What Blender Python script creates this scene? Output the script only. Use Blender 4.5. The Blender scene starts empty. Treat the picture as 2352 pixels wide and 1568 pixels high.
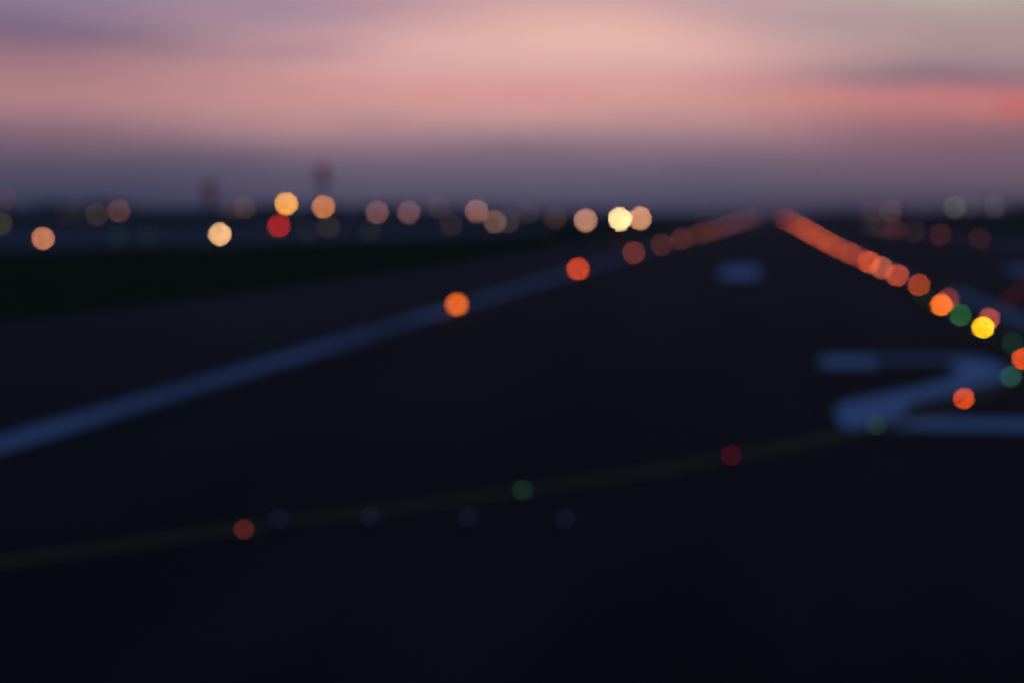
import bpy, bmesh, math, random
from mathutils import Vector, Matrix
random.seed(7)
PI = math.pi
sc = bpy.context.scene
C = sc.collection

# ------------------------------------------------------------------ camera geometry (photo px, 2352 wide)
F, H, CX, CY, VX, VY = 4573.0, 4.2, 1176.0, 784.0, 1775.0, 487.5
TH = math.atan((CY - VY) / F)
PS = math.atan((VX - CX) / F * math.cos(TH))
s_, c_ = math.sin, math.cos
FW = Vector((-s_(PS) * c_(TH), c_(PS) * c_(TH), -s_(TH)))
RT = Vector((c_(PS), s_(PS), 0))
UP = RT.cross(FW)
CAM = Vector((0, 0, H))
DISC = 53.0                      # blur circle of the lens in photo px

def ray(x, y):
    return FW + RT * ((x - CX) / F) + UP * ((CY - y) / F)
def gp(x, y, z=0.0):             # photo px -> point on a level plane
    d = ray(x, y); t = (z - H) / d.z
    return CAM + d * t
def at(x, y, depth):             # photo px -> point at a given depth
    return CAM + ray(x, y) * depth
def depth_of(p):
    return (Vector(p) - CAM).dot(FW)

def lin(c):
    return tuple(((v / 255) / 12.92 if v / 255 <= .04045 else ((v / 255 + .055) / 1.055) ** 2.4) for v in c)

cam = bpy.data.cameras.new('camera')
co = bpy.data.objects.new('camera', cam); C.objects.link(co)
co.location = CAM
co.rotation_euler = Matrix((RT, UP, -FW)).transposed().to_euler()
cam.sensor_width = 36.0; cam.sensor_fit = 'HORIZONTAL'
cam.lens = 36.0 * F / 2352
cam.clip_start = .1; cam.clip_end = 20000
cam.dof.use_dof = True
cam.dof.aperture_fstop = 1.8
AP = cam.lens * 1e-3 / 1.8
cam.dof.focus_distance = AP * F / DISC
cam.dof.aperture_blades = 0
sc.camera = co

sc.view_settings.view_transform = 'Standard'
sc.view_settings.look = 'None'
sc.view_settings.exposure = 0
sc.view_settings.gamma = 1
sc.render.engine = 'CYCLES'
cy = sc.cycles
cy.use_adaptive_sampling = False
cy.sampling_pattern = 'TABULATED_SOBOL'
cy.use_denoising = True
cy.denoiser = 'OPENIMAGEDENOISE'
cy.denoising_input_passes = 'RGB'
cy.sample_clamp_direct = 0
cy.sample_clamp_indirect = .5
cy.max_bounces = 4
cy.diffuse_bounces = 2
cy.glossy_bounces = 2
cy.caustics_reflective = False; cy.caustics_refractive = False

# ------------------------------------------------------------------ materials
def newmat(name):
    m = bpy.data.materials.new(name); m.use_nodes = True
    return m, m.node_tree.nodes, m.node_tree.links, m.node_tree.nodes['Principled BSDF']

def surf(name, a, b, scale=3.0, rough=.85, bump=0.0, metal=0.0, stretch=(1, 1, 1), spec=.3, detail=6):
    m, n, l, p = newmat(name)
    tc = n.new('ShaderNodeTexCoord'); mp = n.new('ShaderNodeMapping')
    mp.inputs['Scale'].default_value = stretch
    l.new(tc.outputs['Object'], mp.inputs['Vector'])
    no = n.new('ShaderNodeTexNoise'); no.inputs['Scale'].default_value = scale; no.inputs['Detail'].default_value = detail
    l.new(mp.outputs[0], no.inputs['Vector'])
    r = n.new('ShaderNodeValToRGB')
    r.color_ramp.elements[0].position = .3; r.color_ramp.elements[1].position = .7
    r.color_ramp.elements[0].color = (*a, 1); r.color_ramp.elements[1].color = (*b, 1)
    l.new(no.outputs['Fac'], r.inputs[0]); l.new(r.outputs[0], p.inputs['Base Color'])
    p.inputs['Roughness'].default_value = rough; p.inputs['Metallic'].default_value = metal
    p.inputs['Specular IOR Level'].default_value = spec
    if bump:
        bu = n.new('ShaderNodeBump'); bu.inputs['Strength'].default_value = bump
        l.new(no.outputs['Fac'], bu.inputs['Height']); l.new(bu.outputs[0], p.inputs['Normal'])
    return m

M = {}
M['asphalt'] = surf('asphalt', (.033, .0225, .0148), (.078, .051, .033), .30, .95, 0, stretch=(1, .12, 1), spec=.12)
M['shoulder'] = surf('shoulder_asphalt', (.060, .043, .029), (.090, .062, .042), .3, .95, 0, stretch=(1, .3, 1), spec=.12)
M['concrete'] = surf('apron_concrete', (.12, .12, .115), (.165, .165, .155), .05, .9, 0, spec=.15)
M['grass'] = surf('grass', (.090, .070, .018), (.135, .098, .026), .25, 1.0, 0, spec=.0)
M['white_paint'] = surf('white_paint', (.78, .78, .80), (.92, .92, .92), 1.2, .8, 0, spec=.2)
M['worn_paint'] = surf('worn_white_paint', (.36, .36, .36), (.80, .80, .80), .10, .85, 0, spec=.2, detail=9)
M['yellow_paint'] = surf('yellow_paint', (.24, .125, .012), (.33, .170, .018), 1.5, .8, 0, spec=.2)
M['metal'] = surf('grey_metal', (.22, .22, .23), (.34, .34, .35), 9, .5, .05, .8)
M['dark_metal'] = surf('dark_metal', (.05, .05, .055), (.09, .09, .095), 9, .55, .05, .5)
M['yellow_metal'] = surf('yellow_enamel', (.55, .33, .03), (.66, .42, .05), 7, .5)
M['red_paint'] = surf('dull_red_paint', (.13, .055, .06), (.19, .08, .08), 2.5, .7)
M['white_metal'] = surf('white_enamel', (.60, .60, .58), (.74, .74, .72), 5, .6)
M['wall'] = surf('clad_wall', (.16, .16, .18), (.24, .24, .26), 1.2, .8, stretch=(6, 6, .3))
M['roof'] = surf('sheet_roof', (.10, .10, .11), (.16, .16, .17), 1.5, .7)
M['door'] = surf('steel_door', (.12, .14, .18), (.17, .19, .23), 2, .7, stretch=(8, 8, .2))
M['glass'] = surf('window_glass', (.03, .035, .04), (.05, .055, .06), 1, .15, spec=.5)
M['leaf'] = surf('leaf', (.035, .055, .02), (.075, .10, .035), 1.6, .9)
M['bark'] = surf('bark', (.06, .045, .03), (.12, .09, .06), 6, .95, .3, stretch=(1, 1, .2))

_em = {}
def glow(rgb):
    """lamp glass giving off light of linear colour rgb; a faint prism ripple so it isn't one flat value"""
    key = tuple(round(v, 4) for v in rgb)
    if key in _em: return _em[key]
    m, n, l, p = newmat('lamp_glass')
    st = max(max(rgb), 1e-6)
    p.inputs['Base Color'].default_value = (*[.05 + .3 * v / st for v in rgb], 1)
    p.inputs['Roughness'].default_value = .2
    tc = n.new('ShaderNodeTexCoord'); w = n.new('ShaderNodeTexNoise'); w.inputs['Scale'].default_value = 6
    l.new(tc.outputs['Object'], w.inputs['Vector'])
    mr = n.new('ShaderNodeMapRange'); mr.inputs[3].default_value = .9 * st; mr.inputs[4].default_value = 1.1 * st
    l.new(w.outputs['Fac'], mr.inputs[0]); l.new(mr.outputs[0], p.inputs['Emission Strength'])
    p.inputs['Emission Color'].default_value = (*[v / st for v in rgb], 1)
    m.cycles.emission_sampling = 'NONE'
    _em[key] = m
    return m

# ------------------------------------------------------------------ mesh helpers
def box(bm, x0, x1, y0, y1, z0, z1):
    r = bmesh.ops.create_cube(bm, size=1)
    for v in r['verts']:
        v.co = Vector(((x0 + x1) / 2 + v.co.x * (x1 - x0), (y0 + y1) / 2 + v.co.y * (y1 - y0), (z0 + z1) / 2 + v.co.z * (z1 - z0)))
    return r['verts']
def lathe(bm, prof, seg=20, cx=0, cy=0, cz=0):
    rings = []
    for r, z in prof:
        if r < 1e-5: rings.append([bm.verts.new((cx, cy, cz + z))])
        else: rings.append([bm.verts.new((cx + r * c_(2 * PI * i / seg), cy + r * s_(2 * PI * i / seg), cz + z)) for i in range(seg)])
    for a, b in zip(rings, rings[1:]):
        for i in range(seg):
            j = (i + 1) % seg
            if len(a) == 1 and len(b) == 1: continue
            if len(a) == 1: bm.faces.new((a[0], b[j], b[i]))
            elif len(b) == 1: bm.faces.new((a[i], a[j], b[0]))
            else: bm.faces.new((a[i], a[j], b[j], b[i]))
def tube(bm, p, q, r0, r1=None, seg=10):
    p, q = Vector(p), Vector(q); r1 = r0 if r1 is None else r1
    d = (q - p).normalized(); a = d.orthogonal().normalized(); b = d.cross(a)
    A = [bm.verts.new(p + (a * c_(2 * PI * i / seg) + b * s_(2 * PI * i / seg)) * r0) for i in range(seg)]
    B = [bm.verts.new(q + (a * c_(2 * PI * i / seg) + b * s_(2 * PI * i / seg)) * r1) for i in range(seg)]
    for i in range(seg):
        j = (i + 1) % seg; bm.faces.new((A[i], A[j], B[j], B[i]))
    bm.faces.new(A[::-1]); bm.faces.new(B)
def poly(bm, pts, z=0.0):
    f = bm.faces.new([bm.verts.new((x, y, z)) for x, y in pts])
    if f.normal.z < 0 or f.calc_area() and (f.normal_update() or f.normal.z < 0): f.normal_flip()
    return f
def mesh(name, bm, mat, smooth=False):
    bmesh.ops.recalc_face_normals(bm, faces=bm.faces[:]) if smooth else None
    me = bpy.data.meshes.new(name); bm.to_mesh(me); bm.free()
    if mat is not None: me.materials.append(mat)
    if smooth:
        for p in me.polygons: p.use_smooth = True
    return me
def link(name, me, parent=None, loc=(0, 0, 0), rz=0):
    o = bpy.data.objects.new(name, me); C.objects.link(o)
    o.location = loc; o.rotation_euler.z = rz
    if parent: o.parent = parent
    return o
def tag(o, label, cat, group=None):
    o['label'] = label; o['category'] = cat
    if group: o['group'] = group
    return o
def empty(name, loc, label, cat, group=None, rz=0):
    return tag(link(name, None, None, loc, rz), label, cat, group)
def struct(o, kind='structure'):
    o['kind'] = kind; return o

# ------------------------------------------------------------------ ground, runway, markings
X0 = -13.8                      # left edge line;  runway axis along +Y, centreline at x = 8
XC, XR = 8.0, 29.8
def sheet(name, pts, z, mat, parent=None):
    bm = bmesh.new(); poly(bm, pts, z); return link(name, mesh(name, bm, mat), parent)
bm = bmesh.new()
for i in range(-8, 8):
    for j in range(-2, 12):
        x, y = i * 700, j * 700
        bm.faces.new([bm.verts.new(v) for v in ((x, y, -.004), (x + 700, y, -.004), (x + 700, y + 700, -.004), (x, y + 700, -.004))])
bmesh.ops.remove_doubles(bm, verts=bm.verts[:], dist=.01)
struct(link('ground', mesh('ground', bm, M['grass'])))
Y1 = 2600
struct(sheet('runway_shoulder', [(-60, -40), (60, -40), (60, 30), (42, 60), (42, Y1), (-26, Y1), (-26, 150), (-29.5, 70), (-31, 50), (-60, 42)], .0, M['shoulder']))
runway = struct(sheet('runway', [(-13.4, -30), (29.4, -30), (29.4, Y1), (-13.4, Y1)], .004, M['asphalt']))
def mark(name, pts, mat=None, z=.008):
    return sheet(name, pts, z, mat or M['white_paint'], runway)
def strip(x, w, y0, y1): return [(x - w / 2, y0), (x + w / 2, y0), (x + w / 2, y1), (x - w / 2, y1)]
mark('edge_line', strip(X0 - .05, .95, 20, Y1), M['worn_paint'], z=.012)
mark('edge_line', strip(XR - .05, .95, 44, Y1), M['worn_paint'], z=.012)
mark('touchdown_marking', strip(-2.2, 2.6, 127, 154))
mark('touchdown_marking', strip(18.2, 2.6, 127, 154))
for i in range(16):
    y = 74 + i * 52
    mark('centreline_stripe', strip(9.55 - min(i, 1) * 1.0, .9, y, y + 36), M['worn_paint'])

# the designator numeral "2"
bm = bmesh.new()
W0, W1, Yb, Yt = 1.36, 6.25, 39.3, 58.8
def nu(u, v): return (W0 + u * (W1 - W0), Yb + v * (Yt - Yb))
def ribbon(bm, pts, z, wx=0.0):
    for (a, b), (c, d) in zip(pts, pts[1:]):
        bm.faces.new([bm.verts.new((*q, z)) for q in (a, b, d, c)])
# outer/inner pairs from the upper hook round the bowl and down the diagonal to the foot
pairs = [((0.0, .80), (.31, .80)), ((0.0, .96), (.31, .92)), ((.05, 1.0), (.33, .935)), ((.5, 1.0), (.5, .935)), ((.92, 1.0), (.70, .935)),
         ((1.0, .95), (.74, .91)), ((1.0, .76), (.74, .78)), ((.97, .68), (.72, .715)), ((.84, .57), (.62, .60)), ((.64, .44), (.43, .47)),
         ((.46, .335), (.22, .36)), ((.34, .26), (.06, .27)), ((.30, .20), (.0, .20)), ((.30, .10), (.0, .10))]
ribbon(bm, [(nu(*a), nu(*b)) for a, b in pairs], .008)
bm.faces.new([bm.verts.new((*nu(*q), .008)) for q in ((0, 0), (1, 0), (1, .10), (.30, .10), (0, .10))])
bmesh.ops.remove_doubles(bm, verts=bm.verts[:], dist=.001)
bmesh.ops.recalc_face_normals(bm, faces=bm.faces[:])
if sum(f.normal.z for f in bm.faces) < 0: bmesh.ops.reverse_faces(bm, faces=bm.faces[:])
link('runway_number', mesh('runway_number', bm, M['white_paint']), runway)

# yellow lead-on line, through the taxi lights, merging beside the centreline
def catmull(P, n=10):
    P = [P[0] * 2 - P[1]] + P + [P[-1] * 2 - P[-2]]
    out = []
    for i in range(1, len(P) - 2):
        for k in range(n):
            t = k / n; a, b, c, d = P[i - 1], P[i], P[i + 1], P[i + 2]
            out.append(.5 * ((2 * b) + (c - a) * t + (2 * a - 5 * b + 4 * c - d) * t * t + (3 * b - a - 3 * c + d) * t ** 3))
    return out + [P[-2]]
V2 = lambda *a: Vector(a)
TP = [V2(-13.0, 17.8), V2(-9.9, 21.7), V2(-6.9, 25.65), V2(-3.69, 29.6), V2(-.68, 34.15), V2(2.04, 39.4), V2(4.27, 45.3), V2(6.02, 51.5), V2(7.1, 57.9), V2(7.55, 64.4), V2(7.5, 72.7), V2(7.5, 81.3), V2(7.47, 90.2)]
cv = catmull(TP)
bm = bmesh.new(); prev = None
for i, p in enumerate(cv):
    t = (cv[min(i + 1, len(cv) - 1)] - cv[max(i - 1, 0)]).normalized(); nn = Vector((-t.y, t.x)) * .23
    cur = (bm.verts.new((p.x + nn.x, p.y + nn.y, .016)), bm.verts.new((p.x - nn.x, p.y - nn.y, .016)))
    if prev: bm.faces.new((prev[0], prev[1], cur[1], cur[0]))
    prev = cur
link('taxi_line', mesh('taxi_line', bm, M['yellow_paint']), runway)

# apron beyond the grass, on the left
struct(sheet('apron', [(-900, 175), (-84, 205), (-56, 320), (-48, 440), (-60, 560), (-900, 640)], 0.0, M['concrete']))
struct(sheet('taxiway', [(36, 330), (900, 300), (900, 360), (36, 400)], -.001, M['shoulder']))

# ------------------------------------------------------------------ lamps
HAZE = 1.6e-4
GAIN = .9
AREA_DISC = PI * (DISC / 2) ** 2
def strength(rgb_lin, depth, area_m2):
    px = area_m2 * (F / depth) ** 2
    k = AREA_DISC / px * GAIN * math.exp(HAZE * depth)
    return tuple(v * k for v in rgb_lin)
def disc(c, bg=(12, 14, 24)):
    a, b = lin(c), lin(bg)
    return tuple(max(x - y, 0.0) for x, y in zip(a, b))

def me_flush_body():
    bm = bmesh.new()
    lathe(bm, [(0, .05), (.08, .05), (.10, .054), (.12, .05), (.155, .02), (.17, .0), (.17, -.03), (0, -.03)], 22)
    for k in range(6):
        a = k * PI / 3; lathe(bm, [(.011, .02), (.011, .04), (0, .043)], 6, .135 * c_(a), .135 * s_(a), 0)
    return mesh('housing', bm, M['dark_metal'], True)
def me_flush_lens():
    bm = bmesh.new()
    lathe(bm, [(.155, -.05), (.155, .03), (.14, .08), (.105, .115), (.05, .13), (0, .133)], 18)
    return mesh('lens', bm, None, True)
FLUSH_A = 2 * .155 * .03 + PI * .155 * .103 / 2
ME_FB, ME_FL = me_flush_body(), me_flush_lens()
def me_edge_body():
    bm = bmesh.new()
    lathe(bm, [(0, .012), (.14, .012), (.14, 0), (0, 0)], 16)
    lathe(bm, [(.025, .012), (.025, .20), (.05, .22), (.085, .25), (.10, .27), (.10, .29), (0, .29)], 16)
    return mesh('housing', bm, M['yellow_metal'], True)
def me_edge_lens():
    bm = bmesh.new()
    lathe(bm, [(.12, .29), (.14, .32), (.145, .37), (.135, .43), (.10, .48), (.05, .505), (0, .51)], 18)
    return mesh('lens', bm, None, True)
EDGE_A = .22 * .235
ME_EB, ME_EL = me_edge_body(), me_edge_lens()

def lens_scale(d): return min(1.0, 4.0 * d / F / .14)
def lens_mesh(base, rgb):
    me = base.copy(); me.materials.clear(); me.materials.append(glow(rgb)); return me

def flush_light(name, x, y, color, label, cat, group, bg=(12, 14, 24), k=1.0, scale=1.0):
    o = tag(link(name, ME_FB, None, (x, y, .012)), label, cat, group); o.scale = (scale,) * 3
    d = depth_of((x, y, .1))
    rgb = tuple(v * k for v in disc(color, bg)) if bg is not None else tuple(v * k for v in lin(color))
    q = lens_scale(d)
    l = link('lens', lens_mesh(ME_FL, strength(rgb, d, FLUSH_A * (scale * q) ** 2)), o, (0, 0, .05)); l.scale = (q,) * 3
    return o
def edge_light(name, x, y, color, label, cat, group, bg=(12, 14, 24), k=1.0, scale=1.0):
    o = tag(link(name, ME_EB, None, (x, y, .012)), label, cat, group); o.scale = (scale,) * 3
    d = depth_of((x, y, .3))
    rgb = tuple(v * k for v in disc(color, bg)) if bg is not None else tuple(v * k for v in lin(color))
    link('lens', lens_mesh(ME_EL, strength(rgb, d, EDGE_A * scale ** 2)), o)
    return o
ORD = ['nearest', 'second', 'third', 'fourth', 'fifth', 'sixth', 'seventh', 'eighth', 'ninth', 'tenth', 'eleventh', 'twelfth', 'thirteenth', 'fourteenth', 'fifteenth', 'sixteenth']

# --- runway centreline lights (the long orange chain)
CLX = lambda y: 8.3 - .9 * min(max((y - 90) / 150, 0), 1)
cl_col = [(146, 62, 50), (98, 45, 46), (146, 56, 30), (164, 62, 32), (150, 70, 48), (162, 62, 34)]
ys = [78.4, 95.9, 113.5, 131.4, 148.3, 165.8, 183.2]
y = 200.5
while y < 2300: ys.append(y); y += 17.3
for i, y in enumerate(ys):
    if i < 2: lab = ['dim pinkish centreline light half hidden behind the bright yellow taxi light', 'dim brown centreline light half hidden behind the bright orange taxi light'][i]
    elif i < 14: lab = f'{ORD[i - 2] if i > 2 else "lone nearest"} flush orange light of the long overlapping chain running to the horizon'
    else: lab = 'distant orange flush light melting into the far end of the long chain'
    if i < 6: flush_light('runway_centreline_light', CLX(y), y, cl_col[i], lab, 'runway light', 'orange runway centreline lights')
    else:
        base = lin((156, 60, 30)); n_over = max(1.0, y * y / 13400.0)
        far = min(max((y - 250) / 1750, 0), 1)
        f = (1.0 - .55 * far) / n_over * ((1.7 if i % 2 else .3) * random.uniform(.85, 1.15) if y < 650 else random.uniform(.7, 1.3))
        d = depth_of((CLX(y), y, .1)); rgb = tuple(v * f for v in base)
        sc_ = 1.0 if y < 500 else 1.25
        q = lens_scale(d)
        o = tag(link('runway_centreline_light', ME_FB, None, (CLX(y), y, .012)), lab, 'runway light', 'orange runway centreline lights'); o.scale = (sc_,) * 3
        link('lens', lens_mesh(ME_FL, strength(rgb, d, FLUSH_A * (sc_ * q) ** 2)), o, (0, 0, .05)).scale = (q,) * 3

# --- taxi lead-on lights, alternately orange and green
LEAD = [((-6.86, 25.35), (60, 26, 18), 'dark red flush light at the near end of the faint yellow line'),
        ((-3.69, 29.5), (19, 33, 28), 'faint green flush light on the yellow line between two dark red ones'),
        ((-.68, 34.2), (50, 24, 19), 'dark red flush light on the yellow line just short of the white numeral'),
        ((2.04, 39.4), (34, 51, 72), 'faint green flush light on the near edge of the white numeral'),
        ((4.27, 45.3), (186, 74, 20), 'orange flush light shining inside the white numeral'),
        ((6.02, 51.5), (28, 60, 54), 'green flush light beside the white numeral, below the orange one at the frame edge'),
        ((7.1, 57.9), (205, 72, 34), 'orange flush light cut by the frame edge between two green ones'),
        ((7.56, 64.4), (16, 36, 32), 'very dim green flush light just beyond the bright yellow one'),
        ((7.49, 72.7), (262, 205, 8), 'brightest flush light of the taxi curve, glowing yellow'),
        ((7.48, 81.3), (32, 76, 46), 'clear green flush light between the yellow one and the bright orange one'),
        ((7.46, 90.2), (246, 110, 34), 'bright orange flush light overlapping a dim brown one behind it'),
        ((7.40, 100.2), (15, 26, 26), 'barely lit green flush light last on the taxi curve')]
LEAD_PX = [(560, 1214), (1200, 1124), (1679, 1044), (2012.6, 975), (2214, 914), (2321.5, 864), (2350, 823), (2326, 789), (2258, 754), (2206, 725.6), (2162, 702)]
for k, ((x, y), col, lab) in enumerate(LEAD):
    if k < len(LEAD_PX): x, y = gp(*LEAD_PX[k], .075)[:2]
    bgc = (28, 40, 72) if 'of the white numeral' in lab or 'inside' in lab else (12, 14, 24)
    flush_light('taxiway_light', x, y, col, lab, 'taxiway light', 'taxi lead-on lights along the yellow curve', bg=bgc)

# --- left runway edge lights
eys = [80.8, 132.3, 186, 233, 282, 338, 360, 390, 420]
ec = [(222, 102, 58), (192, 66, 40), (94, 46, 48), (62, 36, 46), (66, 38, 46), (50, 33, 44), (34, 26, 40), (46, 32, 46), (38, 29, 44)]
while eys[-1] < 1900: eys.append(eys[-1] + 48)
for i, y in enumerate(eys):
    xx = -12.85 + .9 * min(max((y - 250) / 200, 0), 1)
    if i == 0: lab = 'bright orange edge light, nearest one on the white edge line'
    elif i == 1: lab = 'second orange light along the white edge line, redder than the nearest'
    elif i < 8: lab = f'{ORD[i]} light along the white edge line, dull brownish red'
    else: lab = 'distant dull red edge light merging into the left row near the horizon'
    if i < len(ec): edge_light('runway_edge_light', xx, y, ec[i], lab, 'runway light', 'runway edge lights on the white edge line', bg=((24, 36, 66) if i == 0 else (19, 24, 44)))
    else: edge_light('runway_edge_light', xx, y, (68, 36, 40), lab, 'runway light', 'runway edge lights on the white edge line', bg=None, k=min(1, 56000 / y ** 2) * (1.0 - .5 * (y - 420) / 1500), scale=1.3)
# --- right runway edge lights, dim
for i, (px, py, col, lab) in enumerate([
        (2250, 549.5, (42, 25, 34), 'dull red edge light nearest of the dim row beyond the orange chain'),
        (2160, 540, (52, 27, 34), 'second dim red edge light beyond the orange chain, a little brighter'),
        (2100, 532.5, (34, 25, 38), 'third and fainter dim red edge light beyond the orange chain'),
        (2055, 527, (48, 28, 38), 'fourth dim red edge light beyond the orange chain'),
        (2028, 524, (34, 26, 38), 'fifth edge light beyond the orange chain, barely red'),
        (2004, 519, (34, 27, 40), 'sixth and last separate dim edge light beyond the orange chain')]):
    p = gp(px, py, .4)
    edge_light('runway_edge_light', p.x, p.y, col, lab, 'runway light', 'dim edge lights beyond the chain', bg=(17, 18, 32), scale=1.15)
# --- dim red stop lights at the right frame edge
for i, (px, py) in enumerate([(2312, 694), (2328, 682), (2345, 670), (2362, 657)]):
    p = gp(px, py, .1)
    flush_light('stop_bar_light', p.x, p.y, (25, 16, 22), ['first', 'second', 'third', 'last'][i] + ' dim red flush light of the short row slanting off the frame edge', 'stop light', 'dim red stop bar lights', k=.9)
# --- faint violet flush markers near the bottom
for i, px in enumerate((640, 850, 1075, 1298)):
    p = gp(px, (1185, 1180, 1181, 1185)[i], .1)
    flush_light('threshold_light', p.x, p.y, (15, 15, 28), 'faint violet flush light on dark asphalt, ' + ['first from the left of four', 'second from the left of four', 'third from the left of four', 'last of four, away from the yellow line'][i], 'threshold light', 'faint violet threshold lights', bg=(10, 11, 20))

# --- lamps of the field and skyline
def lamp_round_lens(r, depth=.35):
    bm = bmesh.new()
    bmesh.ops.create_uvsphere(bm, u_segments=20, v_segments=12, radius=r)
    for v in bm.verts: v.co.y *= depth
    return mesh('lens', bm, None, True)
def face_cam(p):
    return math.atan2(p.x, -p.y) if False else math.atan2(-(CAM.x - p.x), (CAM.y - p.y)) + PI
def mast_lamp(px, py, depth, color, label, cat='floodlight', group='lamps along the skyline', bg=(50, 52, 75), name='mast_lamp', k=1.0):
    if max(color) < 100: k *= .75
    p = at(px, py, depth)
    r = 4.0 * depth / F
    h = p.z
    root = empty(name, (p.x, p.y, 0), label, cat, group, face_cam(p))
    bm = bmesh.new()
    tube(bm, (0, r * .9, 0), (0, r * .9, h - r * .9), .10 + h * .006, .06 + h * .003)
    lathe(bm, [(.3, 0), (.3, .06), (.12, .10), (0, .10)], 12, 0, r * .9, 0)
    link('pole', mesh('pole', bm, M['metal']), root)
    bm = bmesh.new()
    vs = box(bm, -r * 1.15, r * 1.15, r * .35, r * 1.25, h - r * 1.15, h + r * 1.15)
    for v in vs:
        if v.co.y > r: v.co.x *= .7; v.co.z = h + (v.co.z - h) * .6
    tube(bm, (-r * 1.25, r * .8, h), (r * 1.25, r * .8, h), r * .08)
    hd = link('lamp_head', mesh('lamp_head', bm, M['dark_metal']), root)
    l = link('lens', lens_mesh(lamp_round_lens(r), strength(tuple(v * k for v in disc(color, bg)), depth, PI * r * r)), hd, (0, 0, h))
    return root
def ground_lamp(px, py, hz, color, label, cat='ground light', group='low lamps on the field', bg=(14, 18, 30), depth=None, name='field_lamp', k=1.0):
    if max(color) < 60: k *= .85
    if depth is None:
        p = gp(px, py, hz); depth = depth_of(p)
    else: p = at(px, py, depth)
    r = 4.0 * depth / F
    h = max(p.z, r * 1.3)
    root = empty(name, (p.x, p.y, 0), label, cat, group, face_cam(p))
    bm = bmesh.new()
    for a in (.5, 2.6, 4.7):
        tube(bm, (r * 1.0 * c_(a), r * 1.0 * s_(a) + r * .6, 0), (0, r * .6, h - r * .8), .03, .025)
    link('stand', mesh('stand', bm, M['metal']), root)
    bm = bmesh.new()
    tube(bm, (0, r * .1, h), (0, r * 1.5, h), r * 1.12, r * .75, 18)
    hd = link('lamp_head', mesh('lamp_head', bm, M['yellow_metal']), root)
    link('lens', lens_mesh(lamp_round_lens(r), strength(tuple(v * k for v in disc(color, bg)), depth, PI * r * r)), hd, (0, 0, h))
    return root

ground_lamp(99, 548, 1.0, (190, 116, 84), 'brownish orange lamp low on the dark field, lowest at the far left')
ground_lamp(505, 539, 1.0, (238, 184, 130), 'bright cream lamp low on the field under the squat mast')
ground_lamp(641, 519, 1.2, (158, 32, 46), 'crimson red lamp just under the bright amber one', bg=(20, 26, 48))
ground_lamp(637, 527, 1.0, (34, 30, 34), 'barely lit brown lamp hidden behind the crimson one', k=.8)
ground_lamp(755, 522, 1.2, (42, 40, 46), 'faint olive lamp low under the peach lamp of the tall mast', bg=(16, 22, 42))
ground_lamp(707, 534, 1.0, (24, 26, 34), 'barely visible grey lamp between the crimson lamp and the faint olive one')
ground_lamp(850, 531, 1.0, (24, 30, 34), 'barely visible olive lamp low under the dusty rose pair')
ground_lamp(270, 545, 1.0, (18, 27, 32), 'barely visible green lamp low on the field, left of its twin')
ground_lamp(340, 541, 1.0, (18, 26, 32), 'barely visible green lamp low on the field, right of its twin')
ground_lamp(1036, 517, 1.4, (44, 38, 52), 'faint brown lamp low between the rose lamps', bg=(18, 26, 46))
ground_lamp(1136, 510, 1.6, (96, 74, 74), 'dull brown lamp touching the rose one from below', bg=(24, 30, 50))
ground_lamp(1168, 510, 1.6, (54, 50, 62), 'faint brown lamp half behind the dull brown one', bg=(24, 30, 50))
ground_lamp(1345, 507, 2.2, (180, 130, 115), 'peach grey lamp standing alone left of the very bright pair', bg=(36, 38, 54))
ground_lamp(1424, 504, 2.2, (285, 246, 176), 'brightest lamp of all, pale yellow, left of its peach twin', bg=(36, 38, 54))
ground_lamp(1470, 502.5, 2.2, (206, 146, 114), 'peach lamp touching the very bright pale yellow one', bg=(36, 38, 54))
ground_lamp(1420, 546, .8, (24, 15, 20), 'barely visible dark red lamp in the grass under the brightest lamp', bg=(15, 17, 22))
ground_lamp(2, 515, 1.4, (56, 54, 52), 'dim olive lamp cut in half by the left frame edge', bg=(18, 24, 44))

mast_lamp(14, 456, 700, (74, 66, 84), 'faint brown lamp high at the left frame edge', bg=(58, 62, 88))
mast_lamp(155, 492, 760, (44, 46, 66), 'very faint grey lamp, left of the olive one', bg=(36, 42, 66))
mast_lamp(188, 489, 780, (42, 44, 64), 'very faint grey lamp squeezed beside the olive one', bg=(36, 42, 66))
mast_lamp(222, 493, 720, (64, 60, 72), 'faint olive grey lamp beside the dusty brown one', bg=(36, 42, 66))
mast_lamp(273, 485, 700, (98, 74, 82), 'dusty brown lamp, brightest of the faint cluster at the left', bg=(44, 48, 72))
mast_lamp(536, 478, 820, (64, 60, 78), 'very faint grey lamp between the squat mast and the faint brown lamp', bg=(52, 56, 80))
mast_lamp(562, 477, 780, (80, 72, 88), 'faint brown lamp left of the bright amber one', bg=(52, 56, 80))
mast_lamp(657.5, 469, 640, (250, 170, 100), 'bright amber lamp, brightest on the left skyline', bg=(60, 62, 86))
mast_lamp(743, 476, 640, (196, 124, 98), 'peach lamp directly below the taller mast', bg=(56, 58, 82))
mast_lamp(750, 474, 700, (66, 60, 82), 'weak halo-like lamp peeping out behind the peach lamp', bg=(56, 58, 82))
mast_lamp(866, 489, 760, (112, 82, 94), 'dusty rose lamp, left one of a separate pair', bg=(44, 48, 72))
mast_lamp(939, 489, 760, (104, 78, 93), 'dusty rose lamp, right and dimmer one of a separate pair', bg=(44, 48, 72))
mast_lamp(1008, 478, 800, (82, 76, 94), 'very faint grey rose lamp left of the rose one', bg=(66, 66, 88))
mast_lamp(1095, 486, 720, (134, 98, 104), 'rose lamp above the dull brown one touching it', bg=(56, 58, 80))
mast_lamp(1213, 488, 820, (72, 68, 86), 'barely visible grey lamp right of the dull brown pair', bg=(60, 60, 80))
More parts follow.
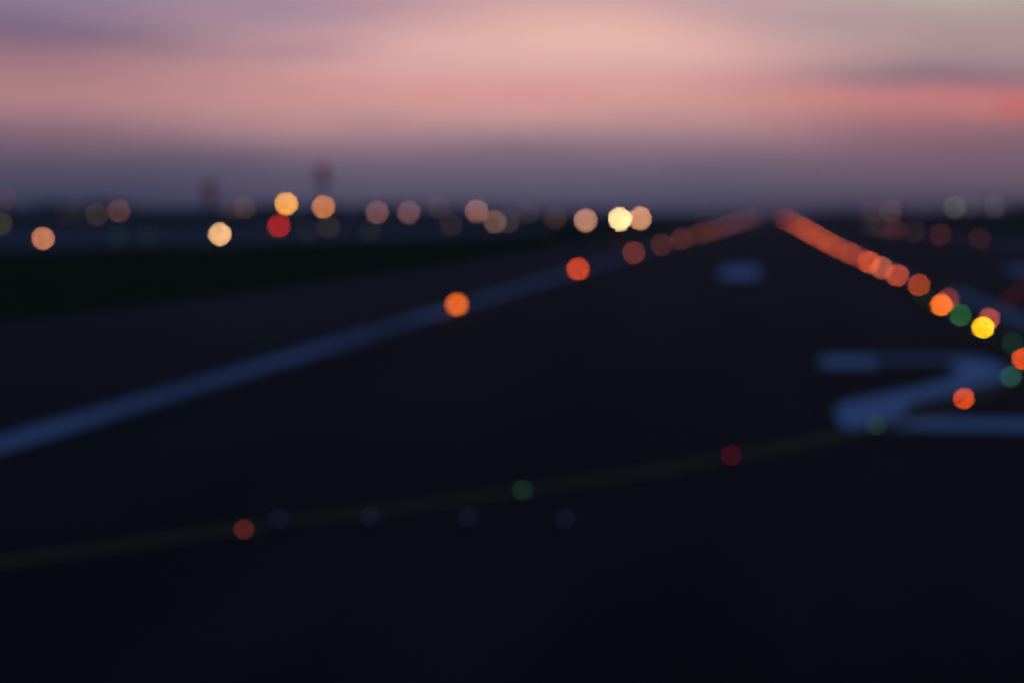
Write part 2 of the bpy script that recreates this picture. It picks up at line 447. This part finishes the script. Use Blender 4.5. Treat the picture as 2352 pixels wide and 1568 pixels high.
mast_lamp(1275, 501, 700, (72, 62, 72), 'faint brown lamp between the dull brown pair and the peach grey lamp', bg=(48, 50, 68))
GR = 'dim lamps over the right horizon'
mast_lamp(2003, 489, 700, (66, 54, 68), 'faint rose lamp left of its brighter neighbour over the chain', group=GR, bg=(48, 46, 64))
mast_lamp(2046, 485, 720, (84, 70, 80), 'faint greyish rose lamp above the dim red edge lights', group=GR, bg=(56, 52, 70))
mast_lamp(2106, 481, 760, (66, 56, 74), 'barely visible rose lamp between the greyish rose one and the olive ones', group=GR, bg=(60, 54, 72))
mast_lamp(2193, 477, 640, (88, 82, 88), 'olive grey lamp, clearest over the right horizon', group=GR, bg=(64, 56, 74))
mast_lamp(2228, 474, 660, (74, 66, 80), 'fainter olive lamp close beside the clearest one', group=GR, bg=(64, 56, 74))
mast_lamp(2285, 474, 660, (78, 70, 82), 'faint olive lamp standing apart by the dark tree mass', group=GR, bg=(62, 54, 72))

# ------------------------------------------------------------------ two masts on the skyline
def mast(px, py_top, py_head, depth, headw, shaftw, label, lampcol, lamp_px):
    p = at(px, py_head, depth); hz = p.z
    root = empty('mast_tower', (p.x, p.y, 0), label, 'mast', 'masts on the skyline', face_cam(p))
    zt = at(px, py_top, depth).z; hh = zt - hz
    bm = bmesh.new()
    w = shaftw
    for sx in (-1, 1):
        for sy in (-1, 1):
            tube(bm, (sx * w * .7, sy * w * .7, 0), (sx * w * .5, sy * w * .5, hz - hh), .14, .12, 8)
    n = 8
    for k in range(n):
        z0, z1 = (hz - hh) * k / n, (hz - hh) * (k + 1) / n
        wa, wb = w * (.7 - .2 * k / n), w * (.7 - .2 * (k + 1) / n)
        for sx in (-1, 1):
            tube(bm, (sx * wa, -wa, z0), (sx * wb, wb, z1), .07, .07, 6); tube(bm, (sx * wa, wa, z0), (sx * wb, -wb, z1), .07, .07, 6)
            tube(bm, (-wa, sx * wa, z0), (wb, sx * wb, z1), .07, .07, 6); tube(bm, (wa, sx * wa, z0), (-wb, sx * wb, z1), .07, .07, 6)
    tube(bm, (0, 0, 0), (0, 0, hz - hh), w * .28, w * .28, 12)
    link('shaft', mesh('shaft', bm, M['red_paint']), root)
    bm = bmesh.new()
    R = headw / 2
    lathe(bm, [(0, -hh * 1.02), (R * 1.15, -hh * 1.02), (R * 1.15, -hh * .96), (0, -hh * .96)], 18, 0, 0, hz)
    for k in range(18):
        a = 2 * PI * k / 18
        tube(bm, (R * 1.1 * c_(a), R * 1.1 * s_(a), hz - hh * .96), (R * 1.1 * c_(a), R * 1.1 * s_(a), hz - hh * .96 + 1.1), .03, .03, 5)
    link('platform', mesh('platform', bm, M['metal']), root)
    bm = bmesh.new()
    lathe(bm, [(0, -hh * .95), (R * .8, -hh * .95), (R, -hh * .5), (R, hh * .55), (R * .7, hh * .85), (R * .15, hh), (0, hh)], 22, 0, 0, hz)
    hd = link('tower_head', mesh('tower_head', bm, M['red_paint'], True), root)
    bm = bmesh.new(); tube(bm, (0, 0, zt - .1), (0, 0, zt + 2.2), .06, .03, 6)
    link('antenna', mesh('antenna', bm, M['metal']), hd)
    if lampcol:
        r = 3.2 * depth / F
        q = at(*lamp_px, depth); dx = (q - p).dot(RT)
        ll = link('obstruction_lamp', lens_mesh(lamp_round_lens(r, 1.0), strength(disc(*lampcol), depth, PI * r * r)), root, (dx, -R - r, q.z))
    return root
mast(741, 378, 400, 800, 4.3, 1.5, 'taller slim lattice mast with a dull red head above the peach lamp', ((100, 76, 98), (94, 76, 98)), (743, 394))
mast(482, 416, 437, 640, 3.4, 1.9, 'shorter mast with a dull red head, left of the amber lamp', ((76, 61, 84), (68, 61, 84)), (487, 447))

# ------------------------------------------------------------------ skyline buildings and trees
def hangar(px0, px1, py_top, depth, label, style):
    a, b = at(px0, VY, depth), at(px1, VY, depth)
    top = at((px0 + px1) / 2, py_top, depth).z
    mid = (a + b) / 2; w = (b - a).length; dp = 24
    root = empty('hangar' if style == 0 else 'terminal_building', (mid.x, mid.y, 0), label, 'hangar' if style == 0 else 'building', 'buildings beyond the apron', face_cam(mid))
    e = top * (.78 if style == 0 else .9)
    bm = bmesh.new(); box(bm, -w / 2, w / 2, 0, dp, 0, e)
    link('wall', mesh('wall', bm, M['wall']), root)
    bm = bmesh.new()
    if style == 0:
        n = 10; pr = []
        for k in range(n + 1):
            t = k / n; pr.append((-w / 2 - .3 + (w + .6) * t, e + .01 + (top - e) * s_(PI * t)))
        F0 = [bm.verts.new((x, -.3, z)) for x, z in pr]; F1 = [bm.verts.new((x, dp + .3, z)) for x, z in pr]
        for k in range(n): bm.faces.new((F0[k], F0[k + 1], F1[k + 1], F1[k]))
        bm.faces.new(F0[::-1]); bm.faces.new(F1); bm.faces.new((F0[0], F1[0], F1[-1], F0[-1]))
    else:
        box(bm, -w / 2 - .4, w / 2 + .4, -.4, dp + .4, e + .01, e + .5); box(bm, -w * .2, w * .15, dp * .3, dp * .7, e + .51, top)
    link('roof', mesh('roof', bm, M['roof']), root)
    if style == 0:
        n = max(2, int(w / 10))
        for k in range(n):
            x0 = -w * .42 + w * .84 * k / n
            bm = bmesh.new(); box(bm, x0 + .05, x0 + w * .84 / n - .05, -.12, -.02, 0, e * .85)
            link('door', mesh('door', bm, M['door']), root)
    else:
        n = max(3, int(w / 6))
        for k in range(n):
            for zz in ((.2, .42), (.58, .8)):
                x0 = -w * .46 + w * .92 * k / n
                bm = bmesh.new(); box(bm, x0 + .5, x0 + w * .92 / n - .5, -.06, -.01, e * zz[0], e * zz[1])
                link('window', mesh('window', bm, M['glass']), root)
    return root
hangar(70, 178, 466, 900, 'dark hangar below the very faint grey lamps at the left', 0)
hangar(182, 300, 463, 960, 'dark hangar behind the dusty brown lamp', 0)
hangar(455, 520, 480, 900, 'low dark flat building at the foot of the shorter mast', 1)
hangar(575, 668, 470, 1000, 'dark flat building behind the bright amber lamp', 1)
hangar(690, 800, 471, 900, 'dark hangar behind the peach lamp', 0)
hangar(820, 935, 474, 980, 'dark flat building behind the dusty rose pair', 1)
hangar(960, 1075, 477, 1000, 'low dark hangar just left of the rose lamp', 0)

def leaves(bm, c, rad, n, size):
    for _ in range(n):
        while True:
            v = Vector((random.uniform(-1, 1), random.uniform(-1, 1), random.uniform(-1, 1)))
            if v.length < 1: break
        v = v.normalized() * v.length ** .5
        p = Vector(c) + Vector((v.x * rad[0], v.y * rad[1], v.z * rad[2]))
        a = Vector((random.gauss(0, 1), random.gauss(0, 1), random.gauss(0, 1))).normalized(); b = a.orthogonal().normalized()
        s = size * random.uniform(.6, 1.4)
        bm.faces.new([bm.verts.new(p + q) for q in (a * s, b * s * .6, -a * s, -b * s * .6)])
def tree(px, py_top, depth, label, wide=1.0):
    a = at(px, VY, depth); top = at(px, py_top, depth).z
    root = empty('tree', (a.x, a.y, 0), label, 'tree', 'trees on the horizon')
    bm = bmesh.new()
    tube(bm, (0, 0, 0), (.1, 0, top * .45), top * .035, top * .022, 9); tube(bm, (.1, 0, top * .45), (-.1, .1, top * .8), top * .022, top * .008, 8)
    for k in range(5):
        an = k * 1.3; tube(bm, (.05, 0, top * (.35 + .07 * k)), (top * .22 * c_(an), top * .22 * s_(an), top * (.55 + .07 * k)), top * .012, top * .004, 6)
    link('trunk', mesh('trunk', bm, M['bark']), root)
    bm = bmesh.new()
    for k in range(9):
        an = random.uniform(0, 2 * PI); rr = random.uniform(.05, .24) * top * wide; z = random.uniform(.42, .84) * top
        q = top * random.uniform(.13, .2) * (1.25 - z / top * .5)
        leaves(bm, (rr * c_(an), rr * s_(an), z), (q * wide, q * wide, q * .85), 130, top * .028)
    link('crown', mesh('crown', bm, M['leaf']), root)
for px, pt, d, lab, w in [(18, 470, 820, 'dark tree under the faint brown lamp at the left frame edge', 1.2),
                          (330, 474, 860, 'dark tree right of the dusty brown lamp', 1.1),
                          (545, 474, 900, 'dark tree right of the shorter mast', 1.2),
                          (1140, 479, 900, 'small dark tree behind the dull brown lamp', 1.3),
                          (1230, 481, 900, 'small dark tree left of the faint brown lamp', 1.3),
                          (2175, 476, 700, 'dark tree below the clearest olive lamp', 1.4),
                          (2245, 474, 700, 'dark tree between the two faint olive lamps', 1.4),
                          (2325, 462, 640, 'tallest dark tree at the right frame edge', 1.3),
                          (2368, 455, 620, 'dark tree just cut off by the right frame edge', 1.3)]:
    tree(px, pt, d, lab, w)
def wood(px0, px1, py_top, depth, label, dens=1.0):
    bm = bmesh.new()
    n = int((px1 - px0) / 9)
    for k in range(n):
        px = px0 + (px1 - px0) * (k + random.random()) / n
        a = at(px, VY, depth * random.uniform(.97, 1.05)); t = at(px, py_top + random.uniform(-2.5, 3), depth).z
        leaves(bm, (a.x, a.y, t * .5), (t * .5, t * .5, t * .5), int(90 * dens), t * .075)
    o = struct(link('treeline', mesh('treeline', bm, M['leaf'])), 'stuff')
    tag(o, label, 'treeline')
wood(-60, 480, 477, 1050, 'low dark line of bushes along the left horizon')
wood(480, 1120, 479, 1120, 'low dark line of bushes behind the buildings')
wood(1100, 1420, 484, 1150, 'thin dark hedge line under the faint lamps')
wood(1860, 2420, 481, 900, 'dark line of bushes along the right horizon')

# ------------------------------------------------------------------ haze
if HAZE:
    bm = bmesh.new(); box(bm, -5500, 5500, -1300, 7600, -1.0, 40.0)
    m = bpy.data.materials.new('haze'); m.use_nodes = True
    n, l = m.node_tree.nodes, m.node_tree.links
    n.remove(n['Principled BSDF'])
    v = n.new('ShaderNodeVolumePrincipled'); v.inputs['Density'].default_value = HAZE
    v.inputs['Color'].default_value = (.93, .94, .98, 1)
    l.new(v.outputs[0], n['Material Output'].inputs['Volume'])
    hz = link('haze', mesh('haze', bm, m)); struct(hz, 'stuff')

# ------------------------------------------------------------------ sky
w = bpy.data.worlds.new('World'); sc.world = w; w.use_nodes = True
nt = w.node_tree; N, L = nt.nodes, nt.links
N.clear()
out = N.new('ShaderNodeOutputWorld')
def val(x):
    return x
def math_(op, a, b=None, c=None, clamp=False):
    n = N.new('ShaderNodeMath'); n.operation = op; n.use_clamp = clamp
    for i, q in enumerate((a, b, c)):
        if q is None: continue
        if hasattr(q, 'node'): L.new(q, n.inputs[i])
        else: n.inputs[i].default_value = q
    return n.outputs[0]
def smooth(x, a, b):
    n = N.new('ShaderNodeMapRange'); n.interpolation_type = 'SMOOTHSTEP'
    L.new(x, n.inputs[0]); n.inputs[1].default_value = a; n.inputs[2].default_value = b
    return n.outputs[0]
def mixc(f, a, b):
    n = N.new('ShaderNodeMix'); n.data_type = 'RGBA'
    if hasattr(f, 'node'): L.new(f, n.inputs[0])
    else: n.inputs[0].default_value = f
    for i, q in ((6, a), (7, b)):
        if hasattr(q, 'node'): L.new(q, n.inputs[i])
        else: n.inputs[i].default_value = (*q, 1)
    return n.outputs[2]
tc = N.new('ShaderNodeTexCoord'); sp = N.new('ShaderNodeSeparateXYZ')
L.new(tc.outputs['Generated'], sp.inputs[0])
K = 100.0
u = math_('MULTIPLY', math_('ARCTAN2', sp.outputs[0], sp.outputs[1]), K)
v = math_('MULTIPLY', math_('ARCSINE', sp.outputs[2]), K)
def uv(px, py):
    d = ray(px, py).normalized(); return math.atan2(d.x, d.y) * K, math.asin(d.z) * K
PXU = K / F                                       # size of a photo px in these units
cb = N.new('ShaderNodeCombineXYZ'); L.new(math_('MULTIPLY', u, .09), cb.inputs[0]); L.new(math_('MULTIPLY', v, .45), cb.inputs[1])
nz = N.new('ShaderNodeTexNoise'); nz.inputs['Scale'].default_value = 1.0; nz.inputs['Detail'].default_value = 5; nz.inputs['Roughness'].default_value = .55
L.new(cb.outputs[0], nz.inputs['Vector'])
nf = math_('SUBTRACT', nz.outputs['Fac'], .5)
vw = math_('ADD', v, math_('MULTIPLY', nf, 1.3))
uw = math_('ADD', u, math_('MULTIPLY', nf, 5.0))
RNG = (-1.0, 24.0)
vn = math_('DIVIDE', math_('SUBTRACT', vw, RNG[0]), RNG[1] - RNG[0])
def column(stops):
    r = N.new('ShaderNodeValToRGB'); L.new(vn, r.inputs[0])
    cr = r.color_ramp; cr.interpolation = 'B_SPLINE' if False else 'EASE'
    cr.interpolation = 'LINEAR'
    pts = sorted([((uv(1176, y)[1] - RNG[0]) / (RNG[1] - RNG[0]), lin(c)) for y, c in stops])
    while len(cr.elements) < len(pts): cr.elements.new(.5)
    for e, (p, c) in zip(cr.elements, pts): e.position = p; e.color = (*c, 1)
    return r.outputs[0]
cl_ = column([(-500, (70, 76, 110)), (-200, (100, 98, 128)), (0, (138, 126, 152)), (45, (142, 121, 145)), (80, (128, 108, 134)), (105, (142, 111, 131)), (140, (161, 121, 131)), (200, (180, 131, 136)), (235, (184, 135, 139)),
             (270, (168, 125, 133)), (310, (138, 108, 122)), (350, (111, 93, 112)), (400, (89, 83, 105)), (440, (80, 79, 103)), (490, (72, 72, 98))])
cm_ = column([(-500, (80, 80, 112)), (-200, (140, 118, 138)), (0, (203, 160, 166)), (60, (214, 166, 166)), (110, (222, 170, 168)), (160, (221, 167, 164)), (205, (220, 157, 154)), (240, (215, 158, 154)),
             (275, (202, 153, 152)), (305, (178, 139, 146)), (345, (146, 119, 135)), (390, (116, 102, 122)), (430, (108, 99, 119)), (490, (100, 93, 114))])
cr_ = column([(-500, (84, 84, 112)), (-200, (140, 130, 132)), (0, (186, 168, 164)), (50, (174, 152, 151)), (100, (179, 152, 151)), (150, (168, 138, 142)), (185, (152, 119, 133)), (215, (194, 125, 129)), (245, (200, 127, 125)),
             (280, (174, 119, 123)), (320, (150, 108, 122)), (370, (127, 102, 118)), (420, (116, 97, 113)), (490, (104, 88, 107))])
u0, u1, u2 = uv(60, 300)[0], uv(980, 300)[0], uv(2200, 300)[0]
col = mixc(smooth(u, u0, u1), cl_, cm_)
col = mixc(smooth(u, uv(1450, 300)[0], u2), col, cr_)
def blob(px, py, sx, sy, c, amt, tilt=0.0):
    global col
    bu, bv = uv(px, py)
    du = math_('SUBTRACT', uw, bu); dv = math_('SUBTRACT', vw, bv)
    dv = math_('SUBTRACT', dv, math_('MULTIPLY', du, tilt))
    a = math_('POWER', math_('ABSOLUTE', math_('DIVIDE', du, sx * PXU)), 2.0)
    b = math_('POWER', math_('ABSOLUTE', math_('DIVIDE', dv, sy * PXU)), 2.0)
    g = math_('MULTIPLY', math_('EXPONENT', math_('MULTIPLY', math_('ADD', a, b), -.5)), amt)
    col = mixc(g, col, lin(c))
blob(1350, 85, 260, 55, (240, 189, 176), .85, -.05)
blob(1850, 45, 190, 34, (184, 156, 164), .65, -.12)
blob(650, 20, 230, 38, (160, 133, 156), .7)
blob(690, 118, 130, 16, (166, 132, 150), .55, .03)
blob(240, 88, 180, 16, (126, 108, 134), .42, -.12)
blob(2160, 180, 190, 15, (142, 114, 131), .55, -.06)
blob(2080, 224, 230, 18, (216, 137, 131), .25, -.09)
blob(2365, 250, 45, 20, (206, 96, 86), .6, -.1)
blob(2190, -2, 130, 22, (193, 179, 168), .5, -.05)
blob(1200, 208, 120, 12, (222, 150, 150), .5)
# dim streak variation through the cloud deck
var = math_('ADD', 1.0, math_('MULTIPLY', nf, .22))
vm = N.new('ShaderNodeVectorMath'); vm.operation = 'SCALE'; L.new(col, vm.inputs[0]); L.new(var, vm.inputs['Scale'])
SUN_EL, SUN_AZ = math.radians(3.2), math.radians(12)
sky = N.new('ShaderNodeTexSky'); sky.sky_type = 'NISHITA'; sky.sun_disc = False
sky.sun_elevation = SUN_EL; sky.sun_rotation = SUN_AZ; sky.air_density = 1.2; sky.dust_density = 1.0; sky.ozone_density = 7.0
bg1 = N.new('ShaderNodeBackground'); L.new(sky.outputs[0], bg1.inputs[0]); bg1.inputs[1].default_value = .15
bg2 = N.new('ShaderNodeBackground'); L.new(vm.outputs[0], bg2.inputs[0]); bg2.inputs[1].default_value = 1.0
mx = N.new('ShaderNodeMixShader')
upw = smooth(v, math.radians(12) * K, math.radians(28) * K)
back = math_('MULTIPLY', smooth(math_('MULTIPLY', sp.outputs[1], -1.0), -.7, .2), .35)      # the cloud glow stays on the sunset side
L.new(math_('MAXIMUM', upw, back), mx.inputs[0]); L.new(bg2.outputs[0], mx.inputs[1]); L.new(bg1.outputs[0], mx.inputs[2])
L.new(mx.outputs[0], out.inputs[0])

sl = bpy.data.lights.new('sun', 'SUN'); sl.energy = .01; sl.angle = math.radians(12); sl.color = (1, .62, .5)
so = bpy.data.objects.new('sun', sl); C.objects.link(so)
sd = Vector((s_(SUN_AZ) * c_(math.radians(2)), c_(SUN_AZ) * c_(math.radians(2)), s_(math.radians(2))))
so.rotation_euler = (-sd).to_track_quat('-Z', 'Y').to_euler()
